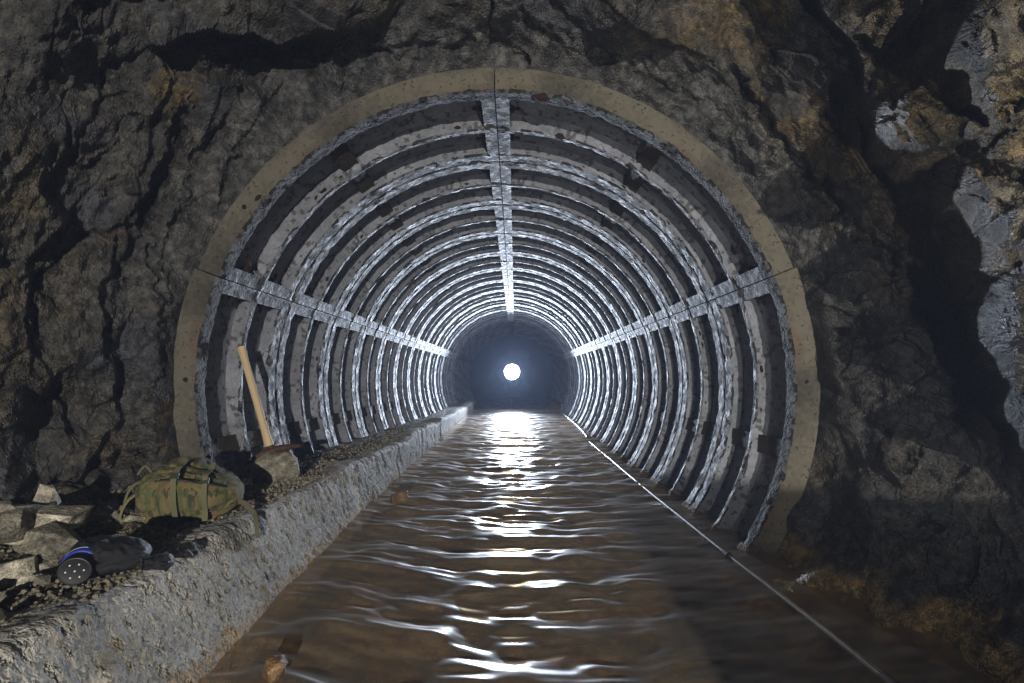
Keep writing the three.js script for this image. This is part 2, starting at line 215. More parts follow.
function rockPoint(px, py, R, phi) {
  const wx = (px - VX) / FOCAL, wy = (VY - py) / FOCAL, w = Math.hypot(wx, wy), a0 = Math.atan(1.4);
  const alpha = Math.min(Math.PI, w < 1.4 ? Math.atan(w) : a0 + (w - 1.4) / 2.96), sa = Math.sin(alpha) / w;
  const inner = smooth(308, 345, R), inframe = smooth(900, 720, R);
  const x = px + inner * (11 * noise(px / 75, py / 75, 3) + 2.5 * noise(px / 15, py / 15, 5)), y = py + inner * (11 * noise(px / 75, py / 75, 8) + 2.5 * noise(px / 15, py / 15, 11));
  const strata = px < 490 + 0.3 * py + 25 * noise(py / 30, 3) ? -1.12 : px < 800 + 0.45 * py + 25 * noise(py / 40, 9) ? 0.85 : -0.5;
  const heap = smooth(775, 830, px) * smooth(420, 500, py);              // broken rock at the foot of the right wall
  const collar = smooth(400, 350, R) * smooth(300, 200, py);         // the packed rubble and mortar round the top of the ring
  let h = inframe === 0 ? 0 : inner * inframe * 0.72 * blockHeight(x, y) * (1 - 0.8 * collar) * (1 - 0.6 * heap);
  h += inner * (1 - 0.6 * collar) * (1 - 0.65 * heap) * (1 - 0.5 * smooth(180, 90, px)) * 0.26 * facets(x, y, 60, 165, 21, strata, 1.8);
  h += inner * (1 - 0.3 * collar) * (1 - 0.3 * heap) * 0.11 * facets(x + 3, y + 9, 25, 62, 57, strata + 0.4, 1.6);
  h += inner * 0.062 * facets(x, y, 10, 24, 83, strata - 0.3, 1.5);
  h += inner * (0.026 + 0.012 * collar) * facets(x, y, 4.6, 10, 97, strata, 1.4);
  if (inframe > 0) h -= inner * inframe * crackDepth(px + 5 * noise(px / 12, py / 12, 2) + 3 * noise(px / 5, py / 5, 9), py + 5 * noise(px / 12, py / 12, 6));
  h += (1 - inner) * 0.012 * noise(px / 9, py / 9, 2);
  const off = smooth(700, 1000, R);
  h += off * 0.25 * fbm(px / 300, py / 300, 7, 4);
  const r = Math.max(0.8, lerp(massDistance(px, py), 7, smooth(2300, 3200, R)) - h);
  return [wx * sa * r, EYE + wy * sa * r, -Math.cos(alpha) * r];
}
{
  const NP = 1800, radii = [];
  for (let r = 300; r < 690; r += 2.1) radii.push(r);
  for (let r = 690, s = 4; r < 3820; r += s, s = Math.min(70, s * 1.08)) radii.push(r);
  const NR = radii.length, P = new Float32Array(NP * NR * 3), C = new Float32Array(NP * NR * 3), UV = new Float32Array(NP * NR * 2), ok = new Uint8Array(NP * NR);
  for (let j = 0; j < NR; j++) for (let i = 0; i < NP; i++) {
    const phi = i / NP * 2 * Math.PI - Math.PI / 2, R = radii[j], px = RCX + R * Math.cos(phi), py = RCY - R * Math.sin(phi), k = j * NP + i;
    const p = rockPoint(px, py, R, phi);
    P.set(p, k * 3); UV.set([phi * 2.7, Math.hypot(p[0] + 0.12, p[1] - 1.14) + p[2]], k * 2); ok[k] = p[1] > -0.6 ? 1 : 0;
    // minerals: black schist, brown and ochre patches, bluish bands, pale mortar packed round the ring, ochre scale along the water
    const [X, Y, Z] = p;
    let c = mix3([0.075, 0.071, 0.066], [0.145, 0.135, 0.118], clamp(0.5 + 1.3 * fbm(X * 2.8, Y * 2.8, Z * 2.8, 5)));
    c = mix3(c, [0.19, 0.148, 0.088], 0.75 * smooth(0.08, 0.5, fbm(X * 1.8 + 5, Y * 1.8, Z * 1.8, 5)));
    c = mix3(c, [0.25, 0.175, 0.078], 0.8 * smooth(0.22, 0.5, fbm(X * 2.3, Y * 2.3 + 7, Z * 2.3, 5)));
    c = mix3(c, [0.11, 0.117, 0.142], 0.7 * smooth(0.1, 0.45, fbm(X * 2.6, Y * 2.6, Z * 2.6 + 3, 4)));
    const packed = smooth(395, 360, R + 22 * noise(px / 25, py / 25, 6)) * smooth(330, 250, py);
    c = mix3(c, mix3([0.12, 0.118, 0.113], [0.235, 0.23, 0.215], clamp(0.5 + 1.4 * fbm(X * 12, Y * 12, Z * 12, 3))), 0.8 * packed);
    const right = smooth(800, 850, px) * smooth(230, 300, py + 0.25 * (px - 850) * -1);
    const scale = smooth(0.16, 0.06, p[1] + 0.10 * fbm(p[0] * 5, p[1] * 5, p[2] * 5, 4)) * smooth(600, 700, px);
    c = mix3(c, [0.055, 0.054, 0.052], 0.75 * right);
    c = mix3(c, [0.22, 0.168, 0.088], smooth(840, 900, px) * smooth(320, 250, py) * clamp(0.55 + 1.2 * fbm(X * 3.5, Y * 3.5, Z * 3.5 + 9, 5)));      // bronze crust of the jutting blocks
    c = mix3(c, [0.52, 0.36, 0.16], 0.85 * scale);
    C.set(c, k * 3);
  }
  const pos = new THREE.BufferAttribute(P, 3), col = new THREE.BufferAttribute(C, 3), uvs = new THREE.BufferAttribute(UV, 2);
  const idx = { wall_left: [], ceiling: [], wall_right: [] };
  const full = [];
  for (let j = 0; j < NR - 1; j++) for (let i = 0; i < NP; i++) {
    const a = j * NP + i, b = j * NP + (i + 1) % NP, c = a + NP, d = b + NP;
    if (!(ok[a] || ok[b] || ok[c] || ok[d])) continue;
    const deg = i / NP * 360 - 90, name = deg > 130 ? 'wall_left' : deg >= 50 && deg <= 130 ? 'ceiling' : 'wall_right';
    idx[name].push(a, c, b, b, c, d); full.push(a, c, b, b, c, d);
  }
  const whole = new THREE.BufferGeometry(); whole.setAttribute('position', pos); whole.setIndex(full); whole.computeVertexNormals();
  const labels = { wall_left: 'wet black and brown rock face to the left of the concrete tunnel ring', ceiling: 'jagged rock overhang above the concrete tunnel ring', wall_right: 'dark jointed rock face with jutting boulders to the right of the tunnel ring' };
  for (const name in idx) {
    const used = new Map(), p = [], c = [], n = [], u = [], ii = [];
    for (const k of idx[name]) {
      if (!used.has(k)) { used.set(k, used.size); for (let q = 0; q < 3; q++) { p.push(P[k * 3 + q]); c.push(C[k * 3 + q]); n.push(whole.attributes.normal.array[k * 3 + q]); } u.push(UV[k * 2], UV[k * 2 + 1]); }
      ii.push(used.get(k));
    }
    const g = new THREE.BufferGeometry();
    g.setAttribute('position', new THREE.Float32BufferAttribute(p, 3)); g.setAttribute('color', new THREE.Float32BufferAttribute(c, 3)); g.setAttribute('normal', new THREE.Float32BufferAttribute(n, 3)); g.setAttribute('uv', new THREE.Float32BufferAttribute(u, 2)); g.setIndex(ii);
    structure(name, g, M.rock, labels[name]);
  }
}

// ---------------------------------------------------------------- tunnel lining: rings of four ribbed concrete segments
const PORTAL = 3.354, RING = 1.117, CX = -0.122, CY = 1.14;
const axisX = (d) => CX + 0.006 * (d - PORTAL);
// a bar bent along an arc; the strips listed in `under` (the side that faces the tunnel) take the second material
function arcBar({ a0, a1, r0, r1, z0, z1, chip = 0.008, seed = 1, step = 0.035, round = 0.012 }) {
  const n = Math.max(2, Math.ceil(Math.abs(a1 - a0) / step)), zm = (z0 + z1) / 2, c = Math.min(round, Math.abs(z1 - z0) * 0.3), sg = Math.sign(z1 - z0);
  const prof = [[r0 + c, z0, 1], [r0, z0 + sg * c, 1], [r0, zm, 1], [r0, z1 - sg * c, 1], [r0 + c, z1, 1], [r1, z1, 0], [r1, z0, 0], [r0 + c, z0, 1]];
  const pos = [], uv = [], groups = [[], []];
  const place = (k, i) => {
    const t = a0 + (a1 - a0) * i / n, [r, z, inner] = prof[k], kk = k === 7 ? 0 : k;
    let rr = r, zz = z;
    if (inner) {
      const e = noise(t * 14, 0.5, seed) * 0.25 + noise(t * 90, kk * 1.3, seed + 9) * 0.6, bite = kk === 2 ? 0 : smooth(0.5, 0.95, noise(t * 26, (kk > 2 ? 5 : 0), seed + 31)) * 0.011;
      rr += chip * e + bite; zz += chip * 0.8 * noise(t * 70, kk + 3, seed + 4);
    }
    return [Math.cos(t) * rr, Math.sin(t) * rr, zz];
  };
  let v = 0;
  for (let k = 0; k < 7; k++) {
    const start = pos.length / 3, len = Math.hypot(prof[k + 1][0] - prof[k][0], prof[k + 1][1] - prof[k][1]);
    for (let i = 0; i <= n; i++) { const u = (a0 + (a1 - a0) * i / n) * r0 + seed * 0.37; pos.push(...place(k, i), ...place(k + 1, i)); uv.push(u, v, u, v + len); }
    v += len;
    const g = groups[k < 4 ? 1 : 0];
    for (let i = 0; i < n; i++) { const a = start + i * 2; g.push(a, a + 1, a + 2, a + 2, a + 1, a + 3); }
  }
  for (const [i, flip] of [[0, 0], [n, 1]]) {                      // end caps
    const start = pos.length / 3;
    for (let k = 0; k < 7; k++) { pos.push(...place(k, i)); uv.push(prof[k][0] * 3, prof[k][1] * 3); }
    for (let k = 1; k < 6; k++) flip ? groups[0].push(start, start + k, start + k + 1) : groups[0].push(start, start + k + 1, start + k);
  }
  const g = new THREE.BufferGeometry();
  g.setAttribute('position', new THREE.Float32BufferAttribute(pos, 3)); g.setAttribute('uv', new THREE.Float32BufferAttribute(uv, 2));
  g.setIndex([...groups[0], ...groups[1]]); g.addGroup(0, groups[0].length, 0); g.addGroup(groups[0].length, groups[1].length, 1);
  g.computeVertexNormals();
  return g;
}
function boltGeometry() {
  const nut = new THREE.CylinderGeometry(0.026, 0.028, 0.024, 6), shank = new THREE.CylinderGeometry(0.012, 0.011, 0.06, 7), plate = new THREE.BoxGeometry(0.07, 0.008, 0.06);
  nut.translate(0, 0.014, 0); shank.translate(0, 0.045, 0);
  const g = mergeGeometries([nut, shank, plate]);
  return g;
}
const boltShape = boltGeometry();
const D = Math.PI / 180;
function makeRing(variant, first) {
  const g = new THREE.Group();
  const SEG = [[90.12, 157.85], [22.15, 89.88], [-40, 21.9], [158.1, 220]];
  SEG.forEach(([d0, d1], s) => {
    const a0 = d0 * D, a1 = d1 * D, low = s > 1, out = low ? 2.268 : 2.245, rin = low ? 2.09 : 2.08, web = 2.198, sd = variant * 50 + s * 11, end = 0.047;
    const zf = first ? -0.118 : -0.142, zb = -(RING - 0.148), mats = [M.lining, M.crust], faceMats = [M.face, M.edge];
    const seg = part('segment', arcBar({ a0, a1, r0: web, r1: out - 0.01, z0: -0.02, z1: -RING + 0.02, chip: 0.004, seed: sd }), [M.lining, M.lining], g);
    part('flange', arcBar({ a0, a1, r0: rin, r1: out, z0: first ? 0 : -0.004, z1: zf, chip: 0.008, seed: sd + 1, step: first ? 0.014 : 0.03, round: 0.016 }), first ? faceMats : mats, seg);
    part('rib', arcBar({ a0, a1, r0: rin - 0.004, r1: web + 0.02, z0: -0.513, z1: -0.578, chip: 0.006, seed: sd + 2, step: 0.02 }), mats, seg);
    part('flange', arcBar({ a0, a1, r0: rin + 0.002, r1: out, z0: zb, z1: -RING + 0.004, chip: 0.008, seed: sd + 3, step: 0.02, round: 0.016 }), mats, seg);
    // plates closing the segment where it meets its neighbour, each with splayed corners against the ribs
    const ends = s === 0 ? [[a0, 1], [a1, -1]] : s === 1 ? [[a0, 1], [a1, -1]] : s === 2 ? [[a1, -1]] : [[a0, 1]];
    ends.forEach(([a, dir], e) => {
      part('end_plate', arcBar({ a0: a, a1: a + dir * end, r0: rin + 0.004, r1: web + 0.02, z0: -0.08, z1: -RING + 0.08, chip: 0.01, seed: sd + 5 + e, step: 0.02 }), mats, seg);
      for (const zc of [-0.33, -0.77]) {
        const b = part('bolt', boltShape, M.rust, seg), t = a + dir * (end + 0.002);
        b.position.set(Math.cos(t) * (rin + 0.06), Math.sin(t) * (rin + 0.06), zc); b.rotation.z = t + (dir > 0 ? 0 : Math.PI);
        b.rotation.y = 0.3 * noise(zc * 9, sd);
      }
    });
    if (s === 2) for (const [za, zc, ro] of [[first ? 0.006 : 0, zf - 0.006, out + 0.004], [-0.507, -0.584, web + 0.01], [zb + 0.006, -RING, out + 0.004]]) part('ochre_scale', arcBar({ a0: -37 * D, a1: -31.9 * D, r0: rin - 0.008, r1: ro, z0: za, z1: zc, chip: 0.012, seed: sd + 15, step: 0.012 }), [M.ochre, M.ochre], seg);
    const mid = s === 0 ? 123.5 * D : s === 1 ? 56.5 * D : s === 2 ? -12 * D : 192 * D;
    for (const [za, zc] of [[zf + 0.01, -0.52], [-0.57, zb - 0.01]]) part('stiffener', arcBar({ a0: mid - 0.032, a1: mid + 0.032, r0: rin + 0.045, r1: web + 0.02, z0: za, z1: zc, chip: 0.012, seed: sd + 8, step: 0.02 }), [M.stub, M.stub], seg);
  });
  return g;
}
{
  const ORD = ['', '', 'third', 'fourth', 'fifth', 'sixth', 'seventh', 'eighth', 'ninth', 'tenth', 'eleventh', 'twelfth', 'thirteenth', 'fourteenth', 'fifteenth', 'sixteenth', 'seventeenth', 'last'];
  const LAST = 18, variants = [makeRing(0, true), makeRing(1), makeRing(2), makeRing(3)];
  // rusted bolt stubs, spalls and black discs in place of form holes on the nearest rings
  const R = rng(9), patch = [0, 1, 2, 3].map((i) => stoneGeometry(300 + i, 1, 0.45, 0.6, 14, 0.12));
  const lump = (ring, seg, deg, r, z, size, mat, name) => { const m = part(name, patch[Math.floor(R() * 4)], mat, ring.children[seg]); m.position.set(Math.cos(deg * D) * r, Math.sin(deg * D) * r, z); m.rotation.z = deg * D - Math.PI / 2 + 0.3 * (R() - 0.5); m.scale.setScalar(size); return m; };
  lump(variants[0], 1, 81, 2.085, -0.04, 0.085, M.rust, 'rust_patch'); lump(variants[0], 1, 76, 2.09, -0.53, 0.06, M.rust, 'rust_patch'); lump(variants[0], 1, 29, 2.11, -0.25, 0.06, M.rust, 'rust_patch'); lump(variants[0], 0, 153, 2.12, -0.3, 0.055, M.rust, 'rust_patch'); lump(variants[0], 0, 141, 2.13, 0.0, 0.04, M.rust, 'rust_patch');
  for (const v of [0, 1]) for (let k = 0; k < 14; k++) { const sgm = k % 4, lo = [96, 28, -10, 165][sgm], hi = [150, 84, 16, 190][sgm], rr = sgm > 1 ? 2.09 : 2.08; lump(variants[v], sgm, lerp(lo, hi, R()), rr + 0.035, [-0.51, -0.975][k % 2], 0.018 + 0.022 * R(), M.rust, 'rust_patch'); }
  for (const [sgm, deg] of [[3, 178.3], [2, 1.4], [0, 144]]) { const h = part('hole_disc', new THREE.CylinderGeometry(0.017, 0.017, 0.012, 16).rotateX(Math.PI / 2), M.hole, variants[0].children[sgm]); h.position.set(Math.cos(deg * D) * 2.17, Math.sin(deg * D) * 2.17, -0.004); }
  for (let k = 0; k < LAST; k++) {
    const r = k === 0 ? variants[0] : k < 4 ? variants[k] : variants[1 + (k * 7 % 3)].clone(), d = PORTAL + k * RING;
    r.name = numbered('lining_ring'); scene.add(r);
    r.position.set(axisX(d), CY, -d); r.rotation.y = -0.006;
    if (k === 0) tag(r, 'first ribbed concrete ring with brown weathered face framing the tunnel mouth', 'tunnel ring', 'concrete rings lining the tunnel');
    else if (k === 1) tag(r, 'second ribbed concrete ring, directly behind the brown faced ring at the mouth', 'tunnel ring', 'concrete rings lining the tunnel');
    else tag(r, 'lime streaked ribbed concrete ring, ' + ORD[k] + ' counted inwards from the brown faced mouth ring', 'tunnel ring', 'concrete rings lining the tunnel');
  }
  // rock face that closes the tunnel behind the lamp
  const d = PORTAL + LAST * RING + 0.05, disc = [];
  for (let j = 0; j <= 24; j++) for (let i = 0; i <= 48; i++) { const r = 2.6 * j / 24, a = i / 48 * 2 * Math.PI; disc.push(axisX(d) + r * Math.cos(a), CY + r * Math.sin(a), -d - 2.2 * (1 - (j / 24) ** 2) + 0.3 * fbm(r * Math.cos(a) * 2, r * Math.sin(a) * 2, 3, 4)); }
  const ii = []; for (let j = 0; j < 24; j++) for (let i = 0; i < 48; i++) { const a = j * 49 + i; ii.push(a, a + 49, a + 1, a + 1, a + 49, a + 50); }
  const w = new THREE.BufferGeometry(); w.setAttribute('position', new THREE.Float32BufferAttribute(disc, 3)); w.setIndex(ii); w.computeVertexNormals();
  structure('wall_back', w, new THREE.MeshStandardMaterial({ name: 'dark rock', color: 0x2b2b2c, roughness: 0.9 }), 'unlit rock closing the tunnel behind the lamp');
}

// ---------------------------------------------------------------- stream bed, kerb, ledge
const sheet = (nu, nv, fn, uvScale = 1) => {
  const pos = [], uv = [], ii = [];
  for (let j = 0; j <= nv; j++) for (let i = 0; i <= nu; i++) { const p = fn(i / nu, j / nv); pos.push(p[0], p[1], p[2]); uv.push((p[3] ?? p[0]) * uvScale, (p[4] ?? -p[2]) * uvScale); }
  for (let j = 0; j < nv; j++) for (let i = 0; i < nu; i++) { const a = j * (nu + 1) + i; ii.push(a, a + 1, a + nu + 1, a + 1, a + nu + 2, a + nu + 1); }
  const g = new THREE.BufferGeometry(); g.setAttribute('position', new THREE.Float32BufferAttribute(pos, 3)); g.setAttribute('uv', new THREE.Float32BufferAttribute(uv, 2)); g.setIndex(ii); g.computeVertexNormals(); return g;
};
const depthRows = (t, near, far) => near * Math.pow(far / near, t);    // rows crowd towards the mouth
structure('floor', sheet(90, 260, (u, v) => {
  const x = lerp(-5, 5, u), z = v < 0.2 ? lerp(7.5, -1, v / 0.2) : -depthRows((v - 0.2) / 0.8, 1, 26), d = -z;
  const bank = smooth(17.0, 18.2, d) * 0.28, shelf = smooth(1.40, 1.62, x) * 0.12;
  return [x, -0.17 + bank + shelf + 0.05 * fbm(x * 1.3, z * 1.0, 1, 4) + 0.02 * noise(x * 6, z * 6, 2), z];
}), M.bed, 'ochre silt bed under the shallow stream');

const kerbLine = [[-1, -1.18, -1.46, .43], [0.6, -1.2, -1.46, .43], [1.92, -1.25, -1.46, .43], [3.0, -1.31, -1.465, .43], [4.3, -1.37, -1.43, .43], [5.6, -1.39, -1.41, .42], [8, -1.40, -1.41, .38], [12, -1.405, -1.41, .30], [17, -1.41, -1.42, .28], [19, -1.41, -1.42, .28]];
function kerbAt(d) { for (let i = 1; i < kerbLine.length; i++) if (d <= kerbLine[i][0]) { const a = kerbLine[i - 1], b = kerbLine[i], t = (d - a[0]) / (b[0] - a[0]); return [1, 2, 3].map((k) => lerp(a[k], b[k], t)); } return kerbLine.at(-1).slice(1); }
{
  const nv = 900, nu = 44;
  const g = sheet(nu, nv, (u, v) => {
    const d = v < 0.25 ? lerp(-0.9, 1.2, v / 0.25) : depthRows((v - 0.25) / 0.75, 1.2, 19), [xw, xt, yt] = kerbAt(d), wob = smooth(3.5, 6, d);
    const top = yt + 0.02 * noise(d * 2.1, 1, 1) + wob * 0.035 * noise(d * 3.3, 7, 1), cr = 0.05;
    let x, y, l;
    if (u < 0.6) { const t = u / 0.6; y = lerp(-0.3, top - cr, t); x = xw + (xt - xw) * clamp(y / (top - cr)); l = y; }
    else if (u < 0.72) { const t = (u - 0.6) / 0.12, a = t * Math.PI / 2; y = top - cr + cr * Math.sin(a); x = xt - cr * 1.4 * (1 - Math.cos(a)); l = top - cr + 0.08 * t; }
    else { const t = (u - 0.72) / 0.28; y = top - 0.06 * t * t; x = xt - cr * 1.4 - 0.3 * t; l = top + 0.03 + 0.3 * t; }
    const lump = 0.010 * fbm(l * 7, d * 7, 2, 4) + 0.007 * fbm(l * 30, d * 30, 5, 2) + wob * 0.015 * noise(l * 4, d * 2.2, 9);
    const crack = Math.exp(-(((d - 5.9 - 0.1 * noise(l * 6, 3)) / 0.02) ** 2)) * 0.03 + Math.exp(-(((d - 7.6 - 0.1 * noise(l * 6, 5)) / 0.025) ** 2)) * 0.03 + Math.exp(-(((d - 9.4) / 0.03) ** 2)) * 0.03;
    return [x + (u < 0.72 ? lump - crack : 0), y + (u >= 0.6 ? lump : 0), -d, l, d];
  });
  const p = g.attributes.position, c = [];
  for (let i = 0; i < p.count; i++) {
    const x = p.getX(i), y = p.getY(i), d = -p.getZ(i);
    let k = [0.5, 0.5, 0.5];                                                                                                  // grey render
    const och = smooth(0.09, 0.03, y + 0.05 * fbm(d * 6, y * 6, 3, 3)); k = mix3(k, [0.43, 0.31, 0.17], 0.8 * och);                      // ochre scale along the waterline
    const lime = Math.exp(-(((d - 4.32 + 0.05 * noise(y * 9, 3)) / (0.045 + 0.02 * noise(y * 14, 8))) ** 2)); k = mix3(k, [0.95, 0.84, 0.64], clamp(lime) * smooth(0.45, 0.3, y));          // lime run at a joint
    const lime2 = smooth(0.05, 0.3, fbm(d * 9, y * 3, 11, 4) + 0.4 - Math.abs(d - 1.58 - 0.25 * (y - 0.2)) * 4.0); k = mix3(k, [0.88, 0.82, 0.70], 0.9 * lime2);
    c.push(...k);
  }
  g.setAttribute('color', new THREE.Float32BufferAttribute(c, 3));
  single('kerb', g, M.kerb, 'long rough grey concrete kerb between the gravel ledge and the stream', 'kerb');
}
function ledgeHeight(x, d) {
  const [, xt, yt] = kerbAt(Math.max(d, -0.9)), away = xt - x, open = smooth(3.5, 3.1, d);
  return yt - 0.015 + 0.02 * fbm(x * 3, d * 3, 4, 3) + open * (0.16 * smooth(0.45, 1.3, away) + 0.05 * smooth(0.1, 0.5, away) * fbm(x * 5, d * 5, 8, 3));
}
structure('walkway', sheet(60, 420, (u, v) => {
  const d = v < 0.2 ? lerp(-0.9, 1.2, v / 0.2) : depthRows((v - 0.2) / 0.8, 1.2, 19), [, xt] = kerbAt(d), x = xt - 0.22 - u * 1.6 * (d > 3.4 ? 0.5 : 1.2);
  return [x, ledgeHeight(x, d) + 0.012 * noise(x * 17, d * 17, 2) + 0.008 * noise(x * 45, d * 45, 3), -d];
}), M.grit, 'gravelly ledge along the left side of the tunnel');

// ---------------------------------------------------------------- the stream
{
  const wave = (x, z) => {
    const d = -z, calm = 1 - 0.75 * smooth(0.75, 1.05, x + 0.1 * noise(z * 0.8, 3)) * smooth(6.5, 4, d), edge = smooth(-1.45, -1.1, x);
    const bend = 0.16 * noise(x * 0.8, z * 0.35, 2) + 0.22 * (x - 0.1) ** 2 * 0.35;
    let h = 0.018 * noise(x * 1.4, (z + bend) * 4.6, 1) + 0.018 * noise(x * 2.0 + 4, (z + bend) * 7.5, 5) + 0.009 * noise(x * 5, (z + bend) * 17, 9);
    h += 0.010 * noise(x * 1.1, z * 1.2, 12) + 0.015 * noise(x * 4.2 + z * 1.5, z * 4.5 - x, 21) + 0.006 * noise(x * 9, z * 10, 25);
    return h * calm * (0.35 + 0.65 * edge) * (1 - 0.35 * smooth(7, 15, d));
  };
  const g = sheet(170, 900, (u, v) => { const x = lerp(-1.62, 2.6, u), z = v < 0.05 ? lerp(3.5, -1.5, v / 0.05) : -depthRows((v - 0.05) / 0.95, 1.5, 20); return [x, wave(x, z), z]; });
  single('stream_water', g, M.water, 'shallow rippling brown stream running down the tunnel floor', 'water', null, 'stuff');
}
// thin pipe lying along the right side of the stream
function pipeRun(points, r, label) {
  const c = new THREE.CatmullRomCurve3(points.map(([d, x, y]) => new THREE.Vector3(x, y, -d)));
  const o = thing('water_pipe', label, 'pipe');
  part('tube', new THREE.TubeGeometry(c, 220, r, 8), M.pipe, o);
  const R = rng(5);
  for (let i = 1; i < points.length - 1; i += 2) { const p = points[i], s = part('coupling', new THREE.CylinderGeometry(r * 1.35, r * 1.35, 0.07, 12), M.steel, o); s.rotation.x = Math.PI / 2; s.position.copy(c.getPoint(i / (points.length - 1))); }
}
pipeRun([[0.6, 1.53, .005], [1.92, 1.513, .005], [2.6, 1.50, .005], [3.3, 1.475, .006], [4.1, 1.46, .008], [5.5, 1.44, .008], [7.0, 1.435, .012], [7.7, 1.43, .012], [8.9, 1.445, .0]], 0.017, 'long thin pipe lying half sunk along the stream edge below the right legs');
pipeRun([[9.6, 1.50, .01], [10.6, 1.55, .02], [11.6, 1.58, .02], [14, 1.62, .02], [17, 1.68, .02]], 0.02, 'farther thin pipe length in the stream deep inside the tunnel');

// ---------------------------------------------------------------- stones
function stoneGeometry(seed, sx, sy, sz, n = 16, rough = 0.05) {
  const R = rng(seed), pts = [];
  for (let i = 0; i < n; i++) { const v = new THREE.Vector3(R() * 2 - 1, R() * 2 - 1, R() * 2 - 1).normalize().multiplyScalar(0.8 + 0.2 * R()); pts.push(v); }
  let g = new ConvexGeometry(pts);
  // split faces twice and roughen
  for (let k = 0; k < 2; k++) {
    const p = g.attributes.position, out = [];
    for (let i = 0; i < p.count; i += 3) {
      const a = new THREE.Vector3().fromBufferAttribute(p, i), b = new THREE.Vector3().fromBufferAttribute(p, i + 1), c = new THREE.Vector3().fromBufferAttribute(p, i + 2);
      const ab = a.clone().add(b).multiplyScalar(.5), bc = b.clone().add(c).multiplyScalar(.5), ca = c.clone().add(a).multiplyScalar(.5);
      for (const t of [a, ab, ca, ab, b, bc, ca, bc, c, ab, bc, ca]) out.push(t.x, t.y, t.z);
    }
    g = new THREE.BufferGeometry(); g.setAttribute('position', new THREE.Float32BufferAttribute(out, 3));
  }
  const p = g.attributes.position, uv = [], e1 = new THREE.Vector3(), e2 = new THREE.Vector3(), e0 = new THREE.Vector3();
  let axis = 0;
  for (let i = 0; i < p.count; i++) {
    if (i % 3 === 0) { e0.fromBufferAttribute(p, i); e1.fromBufferAttribute(p, i + 1).sub(e0); e2.fromBufferAttribute(p, i + 2).sub(e0); e1.cross(e2); axis = Math.abs(e1.x) > Math.abs(e1.y) && Math.abs(e1.x) > Math.abs(e1.z) ? 0 : Math.abs(e1.y) > Math.abs(e1.z) ? 1 : 2; }
    const x = p.getX(i), y = p.getY(i), z = p.getZ(i), k = 1 + rough * fbm(x * 2.5 + seed, y * 2.5, z * 2.5, 3) * 2;
    p.setXYZ(i, x * k * sx, y * k * sy, z * k * sz); uv.push((axis === 0 ? z * sz : x * sx) + seed * 0.13, axis === 1 ? z * sz : y * sy);
  }
  g.setAttribute('uv', new THREE.Float32BufferAttribute(uv, 2));
  g = toCreasedNormals(mergeVertices(g, 1e-5), 0.5);
  return g;
}
function stone(seed, pos, size, mat, label, group, turn = 0, name = 'stone') {
  const o = single(name, stoneGeometry(seed, ...size), mat, label, 'stone', group);
  o.position.copy(pos); o.rotation.y = turn; return o;
}
